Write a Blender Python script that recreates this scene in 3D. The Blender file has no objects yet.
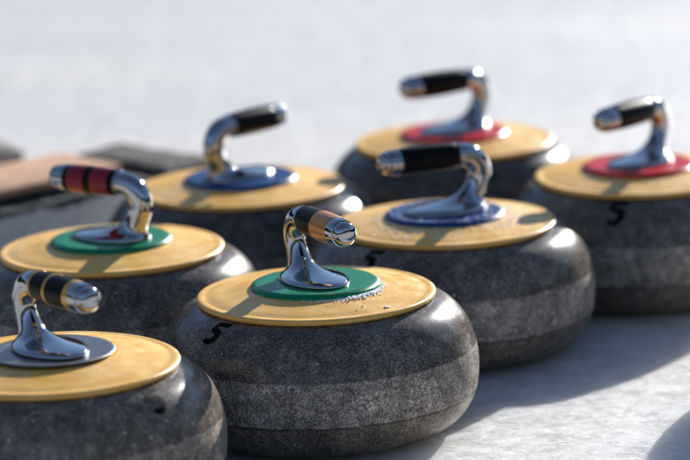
import bpy, bmesh, math, random
from mathutils import Vector, Matrix, noise
random.seed(7)
R = math.radians
S = bpy.context.scene
C = S.collection

# ------------------------------------------------------------------ helpers
def obj(name, bm, mat, parent=None, smooth=True, sub=0, angle=None):
    bmesh.ops.recalc_face_normals(bm, faces=bm.faces)
    me = bpy.data.meshes.new(name)
    bm.to_mesh(me); bm.free()
    if smooth:
        for p in me.polygons: p.use_smooth = True
        if angle: me.set_sharp_from_angle(angle=R(angle))
    me.materials.append(mat)
    o = bpy.data.objects.new(name, me)
    C.objects.link(o)
    if parent: o.parent = parent
    if sub:
        m = o.modifiers.new('sub', 'SUBSURF'); m.levels = sub; m.render_levels = sub
    return o

def catmull(pts, n):
    out = []
    P = [pts[0]] + list(pts) + [pts[-1]]
    for i in range(1, len(P)-2):
        for k in range(n):
            t = k/n
            out.append(tuple(0.5*((2*b)+(-a+c)*t+(2*a-5*b+4*c-d)*t*t+(-a+3*b-3*c+d)*t**3)
                       for a, b, c, d in zip(P[i-1], P[i], P[i+1], P[i+2])))
    out.append(tuple(pts[-1]))
    return out

def lathe(prof, n=128, axis='Z', wob=None):
    """prof: (r, h) list; r=0 closes with a pole"""
    bm = bmesh.new(); rings = []
    for r, h in prof:
        if r < 1e-6:
            v = bm.verts.new((0, 0, h) if axis == 'Z' else (h, 0, 0)); rings.append([v]); continue
        ring = []
        for k in range(n):
            a = 2*math.pi*k/n
            rr = r + (wob(a, r, h) if wob else 0)
            c, s = rr*math.cos(a), rr*math.sin(a)
            ring.append(bm.verts.new((c, s, h) if axis == 'Z' else (h, c, s)))
        rings.append(ring)
    for A, B in zip(rings, rings[1:]):
        if len(A) == 1 and len(B) == 1: continue
        for k in range(n):
            j = (k+1) % n
            if len(A) == 1: bm.faces.new((A[0], B[k], B[j]))
            elif len(B) == 1: bm.faces.new((A[k], A[j], B[0]))
            else: bm.faces.new((A[k], A[j], B[j], B[k]))
    return bm

def thing(name, label, cat, loc, rz=0, group=None):
    o = bpy.data.objects.new(name, None); C.objects.link(o)
    o.empty_display_size = .05
    o.location = loc; o.rotation_euler = (0, 0, rz)
    o['label'] = label; o['category'] = cat
    if group: o['group'] = group
    return o

# ------------------------------------------------------------------ materials
class NT:
    def __init__(s, name):
        s.m = bpy.data.materials.new(name); s.m.use_nodes = True
        s.t = s.m.node_tree; s.b = s.t.nodes['Principled BSDF']
        s.tc = s.t.nodes.new('ShaderNodeTexCoord')
    def n(s, typ, **kw):
        x = s.t.nodes.new(typ)
        for k, v in kw.items():
            if k.startswith('_'): setattr(x, k[1:], v)
            else: x.inputs[k.replace('__', ' ')].default_value = v
        return x
    def l(s, a, b): s.t.links.new(a, b)
    def noise(s, scale, detail=4, rough=.6, vec=None, dist=0):
        x = s.n('ShaderNodeTexNoise', Scale=scale, Detail=detail, Roughness=rough, Distortion=dist)
        s.l(vec or s.tc.outputs['Object'], x.inputs['Vector']); return x.outputs['Fac']
    def ramp(s, fac, stops, interp='LINEAR'):
        x = s.t.nodes.new('ShaderNodeValToRGB'); cr = x.color_ramp; cr.interpolation = interp
        while len(cr.elements) < len(stops): cr.elements.new(.5)
        for e, (p, c) in zip(cr.elements, stops):
            e.position = p
            e.color = (c, c, c, 1) if isinstance(c, (int, float)) else (*c, 1)
        s.l(fac, x.inputs[0]); return x.outputs[0]
    def mix(s, fac, a, b, mode='MIX'):
        x = s.t.nodes.new('ShaderNodeMix'); x.data_type = 'RGBA'; x.blend_type = mode
        for v, i in ((fac, 0), (a, 6), (b, 7)):
            if hasattr(v, 'links'): s.l(v, x.inputs[i])
            else: x.inputs[i].default_value = v if i == 0 else (*v, 1)
        return x.outputs[2]
    def math(s, op, a, b=0, c=0):
        x = s.t.nodes.new('ShaderNodeMath'); x.operation = op
        for v, i in ((a, 0), (b, 1), (c, 2)):
            if hasattr(v, 'links'): s.l(v, x.inputs[i])
            else: x.inputs[i].default_value = v
        return x.outputs[0]
    def bump(s, h, strength, dist):
        x = s.n('ShaderNodeBump', Strength=strength, Distance=dist)
        s.l(h, x.inputs['Height']); s.l(x.outputs[0], s.b.inputs['Normal']); return x
    def set(s, **kw):
        for k, v in kw.items():
            i = s.b.inputs[k.replace('_', ' ')]
            if hasattr(v, 'links'): s.l(v, i)
            else: i.default_value = (*v, 1) if isinstance(v, tuple) else v

def mat_granite(name, tint, gain, zlo=.037, zhi=.078, seed=0., band_gain=2.45):
    s = NT(name)
    mp = s.n('ShaderNodeMapping'); s.l(s.tc.outputs['Object'], mp.inputs[0])
    mp.inputs['Location'].default_value = (seed, seed*.7, 0)
    V = mp.outputs[0]
    fine = s.noise(640, 5, .8, V)
    mid = s.noise(150, 5, .7, V)
    big = s.noise(16, 5, .65, V)
    vo = s.n('ShaderNodeTexVoronoi', Scale=420.); s.l(V, vo.inputs['Vector'])
    g = s.ramp(fine, [(.39, .008), (.5, .05), (.62, .27)])
    g2 = s.ramp(mid, [(.36, .02), (.52, .06), (.68, .17)])
    base = s.mix(.4, g, g2)
    base = s.mix(1, base, s.ramp(big, [(.3, .62), (.7, 1.4)]), 'MULTIPLY')
    base = s.mix(1, base, s.ramp(s.noise(62, 4, .7, V), [(.35, .66), (.65, 1.35)]), 'MULTIPLY')
    # pale and rusty crystals
    vo2 = s.n('ShaderNodeTexVoronoi', Scale=150.); s.l(V, vo2.inputs['Vector'])
    sp = s.ramp(vo2.outputs['Distance'], [(.10, 1), (.2, 0)])
    cell = s.t.nodes.new('ShaderNodeSeparateColor'); s.l(vo2.outputs['Color'], cell.inputs[0])
    pick = s.ramp(cell.outputs[0], [(.80, 0), (.86, 1)])
    spm = s.math('MULTIPLY', sp, pick)
    hue = s.mix(s.ramp(cell.outputs[1], [(.75, 0), (.8, 1)]), (.42, .41, .38), (.24, .11, .045))
    # z on the body, slightly ragged edge of the ground band
    sx = s.t.nodes.new('ShaderNodeSeparateXYZ'); s.l(s.tc.outputs['Object'], sx.inputs[0])
    z = s.math('ADD', sx.outputs[2], s.math('MULTIPLY', s.math('SUBTRACT', s.noise(60, 3, .6, V), .5), .0035))
    up = s.math('SMOOTH_MIN', s.math('MULTIPLY', s.math('SUBTRACT', z, zlo), 900.), s.math('MULTIPLY', s.math('SUBTRACT', zhi, z), 900.), .1)
    band = s.t.nodes.new('ShaderNodeClamp'); s.l(up, band.inputs[0]); band = band.outputs[0]
    low = s.t.nodes.new('ShaderNodeClamp'); s.l(s.math('MULTIPLY', s.math('SUBTRACT', zlo, z), 900.), low.inputs[0]); low = low.outputs[0]
    col = s.mix(1, base, tint, 'MULTIPLY')
    pit = s.noise(240, 3, .8, V)
    bandc = s.mix(1, col, s.ramp(pit, [(.3, band_gain*.62), (.62, band_gain*1.15)]), 'MULTIPLY')
    col = s.mix(band, col, bandc)
    col = s.mix(low, col, s.mix(1, col, (1.35, 1.3, 1.18), 'MULTIPLY'))
    col = s.mix(spm, col, hue)
    # dried water film / scuffs
    scuff = s.ramp(s.noise(38, 8, .72, V, .9), [(.60, 0), (.78, .38)])
    col = s.mix(scuff, col, (.24, .235, .225))
    ln = s.math('ABSOLUTE', s.math('SUBTRACT', z, zlo-.0004)); ln = s.ramp(s.math('MULTIPLY', ln, 500.), [(.25, 1), (.8, 0)])
    col = s.mix(s.math('MULTIPLY', ln, .5), col, (.015, .014, .013))
    col = s.mix(1, col, (gain, gain, gain), 'MULTIPLY')
    rough = s.math('ADD', s.math('ADD', .15, s.math('MULTIPLY', s.math('MAXIMUM', band, s.math('MULTIPLY', low, .45)), .27)), s.math('MULTIPLY', s.noise(70, 6, .7, V), .12))
    s.set(Base_Color=col, Roughness=rough, Specular_IOR_Level=.28)
    edge = s.math('MULTIPLY', band, -.55)
    h = s.math('ADD', s.math('ADD', s.math('MULTIPLY', fine, s.math('ADD', .16, s.math('MULTIPLY', band, .8))),
                        s.math('MULTIPLY', pit, s.math('ADD', .05, s.math('MULTIPLY', s.math('MAXIMUM', band, low), .9)))), edge)
    s.bump(h, .34, .0009)
    return s.m

def mat_disc(name, seed):
    s = NT(name)
    mp = s.n('ShaderNodeMapping'); s.l(s.tc.outputs['Object'], mp.inputs[0]); mp.inputs['Location'].default_value = (seed, seed, 0)
    V = mp.outputs[0]
    a = s.noise(22, 6, .65, V)
    col = s.ramp(a, [(.25, (.80, .415, .075)), (.5, (.86, .475, .10)), (.75, (.89, .55, .17))])
    # hair scratches, wet smears, mineral bloom
    st = s.n('ShaderNodeMapping'); s.l(V, st.inputs[0]); st.inputs['Scale'].default_value = (1, 9, 1); st.inputs['Rotation'].default_value = (0, 0, .6+seed)
    sc = s.ramp(s.noise(130, 5, .7, st.outputs[0]), [(.60, 0), (.70, .8)])
    st2 = s.n('ShaderNodeMapping'); s.l(V, st2.inputs[0]); st2.inputs['Scale'].default_value = (10, 1, 1); st2.inputs['Rotation'].default_value = (0, 0, .3-seed)
    sc2 = s.ramp(s.noise(110, 4, .7, st2.outputs[0]), [(.61, 0), (.71, .7)])
    msk = s.ramp(s.noise(14, 5, .6, V), [(.42, 0), (.65, 1)])
    scr = s.math('MULTIPLY', s.math('MAXIMUM', sc, sc2), msk)
    col = s.mix(s.math('MULTIPLY', scr, 1.), col, (.90, .78, .56))
    dots = s.n('ShaderNodeTexVoronoi', Scale=190.); s.l(V, dots.inputs['Vector'])
    dd = s.math('MULTIPLY', s.ramp(dots.outputs['Distance'], [(.10, 1), (.2, 0)]), s.ramp(s.noise(40, 4, .7, V), [(.52, 0), (.66, 1)]))
    col = s.mix(s.math('MULTIPLY', dd, .55), col, (.85, .78, .66))
    bloom = s.ramp(s.noise(11, 7, .7, V, .8), [(.52, 0), (.72, .32)])
    col = s.mix(bloom, col, (.90, .72, .42))
    dirt = s.ramp(s.noise(55, 7, .75, V), [(.60, 0), (.8, .4)])
    col = s.mix(dirt, col, (.42, .23, .06))
    s.set(Base_Color=col, Roughness=s.ramp(s.noise(45, 7, .75, V), [(.38, .24), (.62, .55)]), Subsurface_Weight=.0, Specular_IOR_Level=.35)
    h = s.math('ADD', s.math('MULTIPLY', scr, -.4), s.math('ADD', s.math('MULTIPLY', s.noise(90, 5, .7, V), .5), s.math('MULTIPLY', dd, .6)))
    s.bump(h, .4, .0009)
    return s.m

def mat_plastic(name, c, rough=.22, spec=.5):
    s = NT(name)
    a = s.noise(70, 6, .7)
    col = s.mix(s.ramp(a, [(.5, 0), (.85, .45)]), c, tuple(min(1, x*1.6+.004) for x in c))
    s.set(Base_Color=col, Roughness=s.math('ADD', rough, s.math('MULTIPLY', s.noise(120, 5, .7), .16)), Specular_IOR_Level=spec)
    s.bump(s.noise(200, 4, .7), .15, .0004)
    return s.m

def mat_metal(name, c, rough, spots=True, metal=1.):
    s = NT(name)
    r = s.math('MAXIMUM', s.ramp(s.noise(150, 6, .75), [(.45, rough), (.8, rough+.12)]), s.ramp(s.noise(45, 6, .8), [(.52, rough), (.72, rough+.16)]))
    s.set(Base_Color=c, Metallic=metal, Roughness=r)
    if spots:
        s.bump(s.ramp(s.noise(420, 3, .6), [(.62, 0), (.72, 1)]), .12, .0002)
    return s.m

def mat_ice():
    s = NT('ice_surface')
    V = s.tc.outputs['Object']
    a = s.noise(2.2, 6, .6, V, .4); b = s.noise(30, 7, .72, V, .3); cst = s.noise(160, 5, .75, V); fi = s.noise(75, 6, .75, V, .5)
    col = s.ramp(a, [(.3, (.56, .53, .48)), (.55, (.64, .61, .56)), (.75, (.72, .69, .64))])
    # cloudy frost, then crisp frost flecks swept along the sheet
    col = s.mix(s.ramp(b, [(.44, 0), (.64, .75)]), col, (.72, .70, .665))
    col = s.mix(s.ramp(fi, [(.53, 0), (.66, .85)]), col, (.87, .85, .815))
    st = s.n('ShaderNodeMapping'); s.l(V, st.inputs[0]); st.inputs['Scale'].default_value = (1, 6, 1); st.inputs['Rotation'].default_value = (0, 0, .5)
    scr = s.ramp(s.noise(34, 6, .8, st.outputs[0], .3), [(.60, 0), (.68, 1)])
    col = s.mix(s.math('MULTIPLY', scr, .6), col, (.93, .93, .92))
    st3 = s.n('ShaderNodeMapping'); s.l(V, st3.inputs[0]); st3.inputs['Scale'].default_value = (.35, 1.6, 1); st3.inputs['Rotation'].default_value = (0, 0, -.35)
    wet = s.ramp(s.noise(1.6, 5, .6, st3.outputs[0], .4), [(.36, 1), (.6, 0)])
    col = s.mix(s.math('MULTIPLY', wet, .6), col, (.52, .53, .55))
    s.set(Base_Color=col, Roughness=s.ramp(s.math('ADD', s.math('MULTIPLY', b, .6), s.math('MULTIPLY', fi, .4)), [(.38, .30), (.62, .7)]), Specular_IOR_Level=.35,
          Subsurface_Weight=.9, Subsurface_Scale=.13)
    s.b.inputs['Subsurface Radius'].default_value = (1.0, .97, .93)
    h = s.math('ADD', s.math('MULTIPLY', b, 1.), s.math('ADD', s.math('MULTIPLY', cst, .3), s.math('ADD', s.math('MULTIPLY', fi, .6), s.math('MULTIPLY', scr, .3))))
    s.bump(h, .5, .0022)
    return s.m

def mat_rock(name, c1, c2, scale=30, crust=None):
    s = NT(name)
    a = s.noise(scale, 8, .75); b = s.noise(scale*6, 5, .75)
    col = s.mix(s.ramp(b, [(.35, 0), (.7, 1)]), s.ramp(a, [(.3, c1), (.7, c2)]), tuple(min(1, x*1.7) for x in c2))
    if crust:       # dark gravelly crust along the top
        sx = s.t.nodes.new('ShaderNodeSeparateXYZ'); s.l(s.tc.outputs['Object'], sx.inputs[0])
        z = s.math('ADD', sx.outputs[2], s.math('MULTIPLY', s.math('SUBTRACT', s.noise(25, 4, .6), .5), .03))
        g = s.ramp(s.noise(70, 4, .8), [(.42, (.015, .014, .012)), (.64, (.13, .12, .105))])
        col = s.mix(s.ramp(s.math('MULTIPLY', s.math('SUBTRACT', z, crust), 100.), [(0, 0), (.6, 1)]), col, g)
    s.set(Base_Color=col, Roughness=.85)
    s.bump(s.math('ADD', a, s.math('MULTIPLY', b, .5)), .8, .006)
    return s.m

GR = {
 'a': mat_granite('granite_charcoal', (1.17, 1.0, .83), 1.35, seed=0.),
 'b': mat_granite('granite_brownish', (1.2, 1.0, .8), 1.7, seed=3.1, band_gain=1.7),
 'c': mat_granite('granite_slate', (1.12, 1.0, .86), 1.45, seed=5.7),
 'd': mat_granite('granite_grey', (1.17, 1.0, .83), 1.45, seed=8.3),
 'e': mat_granite('granite_blue_black', (1.08, 1.0, .9), .9, seed=11.9, zlo=.042),
}
BLACK = mat_plastic('black_rubber', (.003, .003, .0035), .3, .12)
PAINT = mat_plastic('black_number_paint', (.003, .003, .003), .6, .06)
CHROME = mat_metal('polished_chrome', (.43, .436, .45), .03)
SILVER = mat_metal('brushed_silver', (.27, .265, .26), .32)
COPPER = mat_metal('copper_band', (.62, .26, .085), .30, False, .45)
GOLD = mat_metal('brass_band', (.66, .38, .10), .28, False, .45)
RED = mat_plastic('dark_red_band', (.25, .007, .018), .2, .35)
COL = {'green': mat_plastic('green_collar', (.001, .20, .085), .2, .28), 'blue': mat_plastic('blue_collar', (.006, .048, .17), .2, .28),
       'red': mat_plastic('red_collar', (.60, .016, .014), .2, .25), 'silver': SILVER}
def mat_snow():
    s = NT('frost_grain'); s.set(Base_Color=(.96, .96, .96), Roughness=.5, Specular_IOR_Level=.5, Subsurface_Weight=.6, Subsurface_Scale=.002); s.b.inputs['Subsurface Radius'].default_value = (1, 1, 1)
    return s.m
SNOW = mat_snow()

# ------------------------------------------------------------------ curling stone
PROF = catmull([(.000, .0022), (.060, .0022), (.064, .0008), (.066, .0000), (.100, .0006), (.116, .0045), (.1295, .0130), (.1385, .0255),
        (.1432, .0390), (.1447, .0560), (.1440, .0710), (.1402, .0860), (.1330, .1010), (.1215, .1130), (.1085, .1195), (.0950, .1218), (.0700, .1222), (.0, .1222)], 6)
PROF[0] = (0, .0022)
# outer part of the profile only, for laying the painted figure on
SHO = [p for p in PROF if p[1] > .05 and p[0] > .09]
def prof_at(s_):
    """arc length s_ measured down from the rim of the disc (r=.1085) -> r, z, nr, nz"""
    pts = list(reversed(SHO))           # top -> down
    i0 = min(range(len(pts)), key=lambda i: abs(pts[i][0]-.1085) + (0 if pts[i][1] > .1 else 9))
    pts = pts[i0:]
    acc = 0
    for A, B in zip(pts, pts[1:]):
        d = math.dist(A, B)
        if acc + d >= s_ or B is pts[-1]:
            t = (s_-acc)/d
            tr, tz = (B[0]-A[0])/d, (B[1]-A[1])/d
            return A[0]+(B[0]-A[0])*t, A[1]+(B[1]-A[1])*t, -tz, tr
        acc += d

def number_mesh(theta, scale=1.0, slant=.18, top=.0018):
    """a bold italic 5, stencil cut, painted on the shoulder at azimuth theta (world side)"""
    strokes = []
    # figure space: x right, y up, height 1
    strokes.append([((.18, 1.0), (.18, .79)), ((.82, 1.0), (.82, .79))])                      # top bar
    strokes.append([((.16, .985), (.37, .985)), ((.12, .57), (.32, .57))])                     # upright
    bowl = []
    for k in range(15):
        a = R(128 - k*(128+140)/14)
        w = .115 + .03*math.cos(a)
        cx, cy = .40, .335
        bowl.append(((cx+(.27+w)*math.cos(a), cy+(.235+w*.9)*math.sin(a)), (cx+(.27-w)*math.cos(a), cy+(.235-w*.9)*math.sin(a))))
    strokes.append(bowl)
    bm = bmesh.new()
    H = .0245*scale; W = .0205*scale
    def put(x, y, off):
        X = (x-.45+slant*(y-.5))*W; s_ = top*scale + (1-y)*H
        r, z, nr, nz = prof_at(s_)
        a = theta + X/r
        rr = r+nr*off
        return bm.verts.new((rr*math.cos(a), rr*math.sin(a), z+nz*off))
    for q, st in enumerate(strokes):
        off = .00022+q*.00006
        rows = []
        sub = []
        for A, B in zip(st, st[1:]):
            n = 6 if len(st) == 2 else 2
            for k in range(n):
                t = k/n
                sub.append(tuple((A[e][0]+(B[e][0]-A[e][0])*t, A[e][1]+(B[e][1]-A[e][1])*t) for e in (0, 1)))
        sub.append(st[-1])
        for a, b in sub:
            rows.append([put(a[0]+(b[0]-a[0])*j/4, a[1]+(b[1]-a[1])*j/4, off) for j in range(5)])
        for A, B in zip(rows, rows[1:]):
            for j in range(4): bm.faces.new((A[j], A[j+1], B[j+1], B[j]))
    return bm

def handle_mesh():
    # each ring: back point (x, z), front point (x, z), half width; the rings fan out round the heel
    Q = [(-.0425, .0000, .0405, .0000, .0288), (-.0432, .0010, .0413, .0010, .0294), (-.0432, .0026, .0410, .0026, .0291), (-.0428, .0043, .0385, .0043, .0272),
         (-.0424, .0058, .0310, .0058, .0226), (-.0423, .0073, .0185, .0073, .0174), (-.0424, .0096, .0035, .0094, .0134), (-.0432, .0132, -.0100, .0130, .0108),
         (-.0450, .0178, -.0180, .0180, .0096), (-.0475, .0228, -.0228, .0233, .0091), (-.0496, .0282, -.0256, .0286, .0090)]
    for k in range(8):
        t = k/7; f = R(180-90*t); r = .0118-.0004*t; c = .0187+.0018*t
        Q.append((-.0200+(c+r)*math.cos(f), .0335+(c+r)*math.sin(f), -.0200+(c-r)*math.cos(f), .0335+(c-r)*math.sin(f), .0092+.0022*t))
    Q += [(-.0172, .0654, -.0172, .0426, .0114), (-.0150, .0654, -.0150, .0426, .0114)]
    K = [((a+c)/2, (b+d)/2, math.dist((a, b), (c, d))/2, w, math.degrees(math.atan2(b-d, c-a))) for a, b, c, d, w in Q]
    for q in range(1, len(K)):                     # keep the tilt continuous
        while K[q][4]-K[q-1][4] > 180: K[q] = K[q][:4]+(K[q][4]-360,)
    K = catmull(K, 5)
    bm = bmesh.new(); n = 56; rings = []
    for cx, cz, a, b, t in K:
        t = R(t); ring = []
        for k in range(n):
            u = 2*math.pi*k/n
            # teardrop: slightly narrower at the nose (+x)
            nar = 1 - .10*max(0, math.cos(u))*min(1, max(0, (a-.015)/.02))
            ex, ey = a*math.cos(u), b*math.sin(u)*nar
            ring.append(bm.verts.new((cx+ex*math.cos(t), ey, cz - ex*math.sin(t))))
        rings.append(ring)
    for A, B in zip(rings, rings[1:]):
        for k in range(n):
            j = (k+1) % n; bm.faces.new((A[k], A[j], B[j], B[k]))
    bm.faces.new(rings[0]); bm.faces.new(rings[-1])
    return bm

GZ = .054           # height of the grip axis above the collar
def grip_r(x):      # sleeve radius along the grip
    t = (x+.0139)/(.0472+.0139)
    return .0119 + .0018*math.sin(math.pi*min(1, max(0, t*.72+.08))) - .0002*t
def seg(name, x0, x1, mat, parent, proud=0):
    n = 8; e = .0004
    prof = [(grip_r(x0)-.001, x0), (grip_r(x0)+proud-.0002, x0), (grip_r(x0)+proud, x0+e)]
    for k in range(1, n): prof.append((grip_r(x0+(x1-x0)*k/n)+proud, x0+(x1-x0)*k/n))
    prof += [(grip_r(x1)+proud, x1-e), (grip_r(x1)+proud-.0002, x1), (grip_r(x1)-.001, x1)]
    bm = lathe(prof, 48, 'X')
    bmesh.ops.translate(bm, verts=bm.verts, vec=(0, 0, GZ))
    return obj(name, bm, mat, parent, angle=50)

def ring_lathe(name, prof, mat, parent):
    bm = lathe(prof, 56, 'X'); bmesh.ops.translate(bm, verts=bm.verts, vec=(0, 0, GZ))
    return obj(name, bm, mat, parent, angle=38)

CZ = .1365           # top of the collar
def curling_stone(label, loc, yaw, gran, collar, bands, number=None, seed=0., collar_r=.0585, disc_mat=None, spin=0, girth=1.0):
    t = thing('curling_stone', label, 'curling stone', (*loc, 0), 0, 'curling stones standing close together on the ice')
    body = obj('granite_body', lathe(PROF, 160), GR[gran], t)
    body.rotation_euler.z = R(spin); body.scale = (girth, girth, 1)
    if number is not None:
        th, sc = number
        nb = obj('painted_number', number_mesh(R(th-90-spin), sc), PAINT, body)
    # yellow cover disc, softly dished with a raised outer lip
    dp = catmull([(.100, .1202), (.1048, .1203), (.1068, .1213), (.1079, .1230), (.1077, .1246), (.1064, .1257), (.1040, .1261), (.1015, .1259),
                  (.0985, .1259), (.0900, .1275), (.0780, .1291), (.0680, .1308), (.0580, .1323), (.0500, .1327), (.0, .1328)], 5)
    w = lambda a, r, h: .00025*math.sin(3*a+seed) if r > .1 else 0
    obj('cover_disc', lathe(dp, 160, wob=w), disc_mat or mat_disc('ochre_plastic', seed), t)
    cr = collar_r
    if collar == 'silver':
        cp = [(cr-.006, .1322), (cr, .1350), (cr+.0004, .1358), (cr-.0004, .1364), (cr-.004, .1361), (.046, .1359), (0, .1359)]
    else:
        cp = [(cr+.0006, .1318), (cr+.0004, .1335), (cr-.0006, .1347), (cr-.0036, .1363), (cr-.006, .1366), (.046, .1363), (0, .1363)]
    co = obj('collar', lathe(cp, 128), COL[collar], t, angle=60)
    hd = obj('handle', handle_mesh(), CHROME, t, sub=1)
    hd.location = (0, 0, CZ - .0003); hd.rotation_euler.z = R(yaw)
    ring_lathe('ferrule', [(.0100, -.0160), (.0120, -.0158), (.0124, -.0153), (.0120, -.0147), (.0113, -.0145), (.0121, -.0143), (.0126, -.0140), (.0124, -.0136), (.0100, -.0131)], CHROME, hd)
    seg('grip_sleeve', -.0137, .0474, BLACK, hd)
    for x0, x1, m in bands: seg('grip_band', x0, x1, m, hd, .00025)
    ring_lathe('grip_cap', [(.0100, .0472), (.0124, .0473), (.0130, .0478), (.0129, .0510), (.0126, .0545), (.0122, .0574), (.0119, .0581), (.0106, .0584), (.0104, .0588), (.0110, .0592),
               (.0113, .0605), (.0110, .0625), (.0100, .0648), (.0080, .0666), (.0054, .0677), (.0026, .0681), (.0, .0682)], CHROME, hd)
    return t

curling_stone('sharp front stone with green collar, painted 5 and a copper banded black grip',
    (-.0283, 3.1532), -63, 'a', 'green', [(.0175, .0474, COPPER)], (-47, 1.08), .3, spin=20)
curling_stone('front left stone with plain silver collar and grip striped black and thin gold',
    (-.2507, 2.9362), -53, 'b', 'silver', [(-.0137, -.0105, GOLD), (.0105, .0140, GOLD), (.0405, .0474, GOLD)], (47, 1.15), 1.7, collar_r=.0535)
curling_stone('left stone with green collar and dark red grip ringed with black',
    (-.2245, 3.371), 145, 'a', 'green', [(-.0075, .0130, RED), (.0210, .0415, RED)], None, 2.9, spin=140)
curling_stone('back left stone with blue collar, its black grip pointing up to the right',
    (-.1056, 3.6424), 48, 'e', 'blue', [], None, 4.1)
curling_stone('frosty stone behind the front one, blue collar, black grip pointing left',
    (.0978, 3.4309), 203, 'd', 'blue', [], (-38, 1.15), 5.3, spin=60)
curling_stone('farthest stone, red collar, black grip over the empty ice behind',
    (.1225, 3.844), 214, 'e', 'red', [], None, 6.6, spin=200, girth=.973)
curling_stone('right edge stone with red collar and a painted 5 centred below its yellow disc',
    (.305, 3.628), 229, 'c', 'red', [], (-16, 1.3), 7.7, girth=.973)

curling_stone('stone outside the right edge of the photo, only its shadow on the ice is seen',
    (.523, 3.267), 100, 'd', 'red', [], None, 8.8)

# ------------------------------------------------------------------ frost crumbs lying on the covers
def crumbs(name, centre, spots, label):
    bm = bmesh.new()
    for (x, y, z, r) in spots:
        m = Matrix.Translation((centre[0]+x, centre[1]+y, z+r*.35)) @ Matrix.Rotation(random.random()*6, 4, Vector((random.random(), random.random(), 1)).normalized()) @ Matrix.Diagonal((r*random.uniform(.7, 1.5), r*random.uniform(.7, 1.3), r*random.uniform(.5, .9), 1))
        g = bmesh.ops.create_icosphere(bm, subdivisions=1, radius=1, matrix=m)
        for v in g['verts']: v.co += Vector([random.uniform(-.38, .38)*r for _ in range(3)])
    o = obj(name, bm, SNOW, None, smooth=False)
    o['kind'] = 'stuff'; o['label'] = label; o['category'] = 'frost'
    return o
def dz(r):   # cover height at radius r
    P = [(0, .1328), (.058, .1323), (.068, .1308), (.078, .1291), (.09, .1271), (.099, .1257), (.1035, .125), (.108, .125)]
    for A, B in zip(P, P[1:]):
        if r <= B[0]: return A[1]+(B[1]-A[1])*(r-A[0])/(B[0]-A[0])
    return .125
sp = []
for k in range(1500):                                   # a drift against the near right edge of the green collar
    a = R(random.gauss(-46, 22)); r = .0592+abs(random.gauss(0, .0022))*(.6+.8*abs(math.sin(a*9+math.sin(a*23))))
    sp.append((r*math.cos(a), r*math.sin(a), dz(r), random.uniform(.0002, .0006)))
for k in range(160):
    a = R(random.gauss(-42, 9)); r = .061+abs(random.gauss(0, .003))
    sp.append((r*math.cos(a), r*math.sin(a), dz(r)+random.uniform(0, .001), random.uniform(.0004, .0011)))
for k in range(26):
    a = R(random.uniform(-115, 10)); r = random.uniform(.064, .104)
    sp.append((r*math.cos(a), r*math.sin(a), dz(r), random.uniform(.0002, .0006)))
for (a, r, q) in ((-49, .094, .0017), (-60, .083, .0012), (-48, .0955, .0012), (-66, .090, .0010)):
    a = R(a); sp.append((r*math.cos(a), r*math.sin(a), dz(r), q))
crumbs('frost_crumbs', (-.0283, 3.1532), sp, 'white frost crumbs along the green collar of the sharp front stone')
sp = []
for k in range(420):
    a = R(random.gauss(195, 50)); r = random.uniform(.060, .106)
    sp.append((r*math.cos(a), r*math.sin(a), dz(r), random.uniform(.0003, .0009)))
for k in range(260):
    a = R(random.gauss(-10, 38)); r = .060+abs(random.gauss(0, .014))
    r = min(r, .106); sp.append((r*math.cos(a), r*math.sin(a), dz(r), random.uniform(.0003, .0010)))
for k in range(160):
    a = R(random.uniform(0, 360)); r = random.uniform(.044, .057)
    sp.append((r*math.cos(a), r*math.sin(a), .1363, random.uniform(.0003, .0008)))
crumbs('frost_crumbs', (.0978, 3.4309), sp, 'frost sprinkled over the cover of the stone with blue collar right of the front one')

# ------------------------------------------------------------------ kerb stones behind at the left
def rough_block(name, p0, p1, depth, h, mat, seed, amp=.006, top=0.0, label=None, mat_top=None):
    """stone block whose front edge runs p0->p1, extruded 'depth' away, rough broken faces"""
    p0 = Vector((*p0, 0)); p1 = Vector((*p1, 0)); u = (p1-p0); L = u.length; u.normalize(); nrm = Vector((-u.y, u.x, 0))
    bm = bmesh.new()
    nx, ny, nz = max(4, int(L/.008)), max(4, int(depth/.008)), max(4, int(h/.008))
    bmesh.ops.create_grid(bm, x_segments=2, y_segments=2, size=.5); bm.clear()
    def P(i, j, k): return (i/nx*L, j/ny*depth, k/nz*h)
    V = {}
    def vert(i, j, k):
        key = (i, j, k)
        if key not in V:
            x, y, z = P(i, j, k)
            co = p0+u*x+nrm*y+Vector((0, 0, z))
            q = noise.noise_vector(co*28+Vector((seed, 0, 0)))*amp + noise.noise_vector(co*90)*amp*.5
            if k == 0: q.z = 0
            b = min(x, L-x, y, depth-y)
            if k == nz: q.z -= .006*math.exp(-b/.006); 
            V[key] = bm.verts.new(co+q+Vector((0, 0, top*noise.noise(co*12+Vector((seed, 3, 1))) if k == nz else 0)))
        return V[key]
    for i in range(nx):
        for j in range(ny):
            for k in (0, nz): bm.faces.new((vert(i, j, k), vert(i+1, j, k), vert(i+1, j+1, k), vert(i, j+1, k)))
    for i in range(nx):
        for k in range(nz):
            for j in (0, ny): bm.faces.new((vert(i, j, k), vert(i+1, j, k), vert(i+1, j, k+1), vert(i, j, k+1)))
    for j in range(ny):
        for k in range(nz):
            for i in (0, nx): bm.faces.new((vert(i, j, k), vert(i, j+1, k), vert(i, j+1, k+1), vert(i, j, k+1)))
    o = obj(name, bm, mat, None, angle=70)
    o['label'] = label; o['category'] = 'stone block'
    return o
KERB = mat_rock('weathered_stone', (.54, .51, .46), (.68, .65, .59), 22, crust=.080)
KERB2 = mat_rock('dark_crusted_stone', (.05, .048, .045), (.15, .145, .135), 60)
KERB3 = mat_rock('brown_stone', (.16, .13, .11), (.30, .26, .23), 30)
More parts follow.
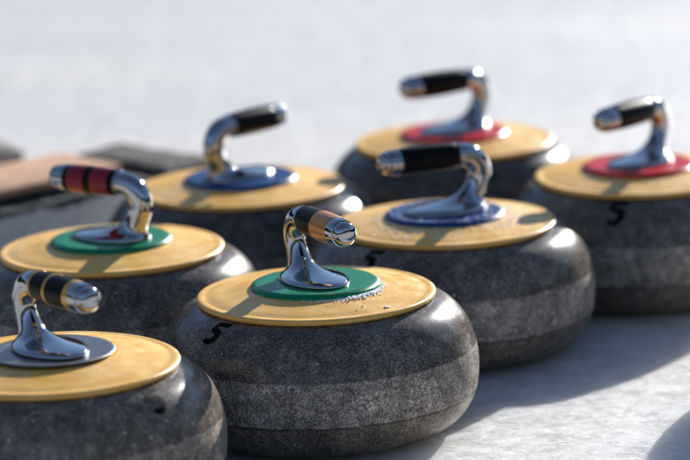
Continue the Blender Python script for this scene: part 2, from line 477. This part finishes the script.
def mat_coir():
    s = NT('tan_board'); a = s.noise(40, 6, .7)
    s.set(Base_Color=s.ramp(a, [(.3, (.46, .24, .13)), (.7, (.62, .35, .21))]), Roughness=.8)
    s.bump(s.noise(300, 4, .7), .5, .002); return s.m
COIR = mat_coir()
rough_block('kerb_stone', (-.62, 3.462), (-.202, 3.869), .14, .094, KERB, 1.0, .0015, .002, 'long grey kerb stone carrying the tan board at the left edge')
rough_block('kerb_stone', (-.195, 3.876), (-.133, 3.937), .165, .099, KERB, 6.0, .0022, .0015, 'short dark crusted stone behind the left stones, right of the tan board')
rough_block('kerb_stone', (-.62, 4.02), (-.372, 4.12), .10, .085, KERB3, 9.0, .003, .004, 'brownish stone lying farthest back at the left edge')
def board():
    bm = bmesh.new(); p0 = Vector((-.62, 3.462, .100)); p1 = Vector((-.212, 3.860, .100))
    u = (p1-p0).normalized(); n = Vector((-u.y, u.x, 0)); L = (p1-p0).length
    prof = [(.022, 0), (.022, .008), (.026, .0105), (.125, .0105), (.131, .008), (.131, 0)]
    rows = []
    for i in range(61):
        x = .01+(L-.03)*i/60
        rows.append([bm.verts.new(p0+u*x+n*(a+.002*noise.noise(Vector((x*40, a*9, 0))))+Vector((0, 0, z+.0012*noise.noise(Vector((x*25, a*25, 4)))))) for a, z in prof])
    for A, B in zip(rows, rows[1:]):
        for k in range(len(prof)): bm.faces.new((A[k], A[(k+1) % len(prof)], B[(k+1) % len(prof)], B[k]))
    bm.faces.new(rows[0]); bm.faces.new(rows[-1])
    o = obj('wooden_board', bm, COIR, None, angle=40)
    o['label'] = 'flat tan board lying on the grey kerb stone at the left edge'; o['category'] = 'board'
board()

# ------------------------------------------------------------------ ice
bm = bmesh.new()
bmesh.ops.create_grid(bm, x_segments=8, y_segments=8, size=70)
ice = obj('ice', bm, mat_ice(), None, smooth=False)
ice['kind'] = 'structure'

# unseen dark slopes added all round so the chrome and glossy tops mirror them
def added_hills():
    bm = bmesh.new(); rows = []
    n = 150
    for i in range(n+1):
        a = -2*math.pi*i/n
        c, sn = math.cos(a), math.sin(a)
        e = 1
        row = []
        for k, (rad, hh) in enumerate(((48, 0), (52, 5.0), (60, 10.0), (72, 15.5), (95, 22))):
            h = hh*e*(1+.22*noise.noise(Vector((c*4, sn*4, k*.2)))) + (.5*noise.noise(Vector((c*40, sn*40, k))) if hh else -.3)
            row.append(bm.verts.new((rad*c, rad*sn, h)))
        rows.append(row)
    for A, B in zip(rows, rows[1:]):
        for k in range(4): bm.faces.new((A[k], A[k+1], B[k+1], B[k]))
    s = NT('added_slope'); a = s.noise(.5, 6, .7)
    s.set(Base_Color=s.ramp(a, [(.4, (.012, .017, .012)), (.62, (.035, .042, .03)), (.74, (.25, .26, .27))]), Roughness=.95, Specular_IOR_Level=.1)
    o = obj('added_hills', bm, s.m); o['kind'] = 'structure'
added_hills()

# ------------------------------------------------------------------ light
EL, AZ = 18.8, 27.0      # sun elevation, azimuth measured from +Y (away from the camera) towards +X
w = bpy.data.worlds.new('World'); S.world = w; w.use_nodes = True
nt = w.node_tree; bg = nt.nodes['Background']
sky = nt.nodes.new('ShaderNodeTexSky'); sky.sky_type = 'NISHITA'; sky.sun_disc = False
sky.sun_elevation = R(EL); sky.sun_rotation = R(AZ); sky.altitude = 2000; sky.air_density = .85; sky.dust_density = .25; sky.ozone_density = .7
nt.links.new(sky.outputs[0], bg.inputs[0]); bg.inputs[1].default_value = .085
sd = bpy.data.lights.new('sun', 'SUN'); sd.energy = 4.6; sd.angle = R(.53); sd.color = (1, .97, .925)
so = bpy.data.objects.new('sun', sd); C.objects.link(so)
d = Vector((math.sin(R(AZ))*math.cos(R(EL)), math.cos(R(AZ))*math.cos(R(EL)), math.sin(R(EL))))
so.rotation_euler = d.to_track_quat('Z', 'Y').to_euler(); so.location = d*5

# ------------------------------------------------------------------ camera
cd = bpy.data.cameras.new('camera'); co = bpy.data.objects.new('camera', cd); C.objects.link(co)
cd.sensor_width = 36; cd.lens = 3600/690*36; cd.clip_end = 500; cd.clip_start = .05
co.matrix_world = Matrix.Translation((0, 0, .8766)) @ Matrix.Rotation(R(90-12.4226), 4, 'X') @ Matrix.Rotation(R(2.2)*-1, 4, 'Z')
cd.dof.use_dof = True; cd.dof.focus_distance = 3.16; cd.dof.aperture_fstop = 4.0
S.camera = co
S.view_settings.view_transform = 'Standard'; S.view_settings.look = 'None'
S.view_settings.exposure = 1.0; S.view_settings.gamma = 1
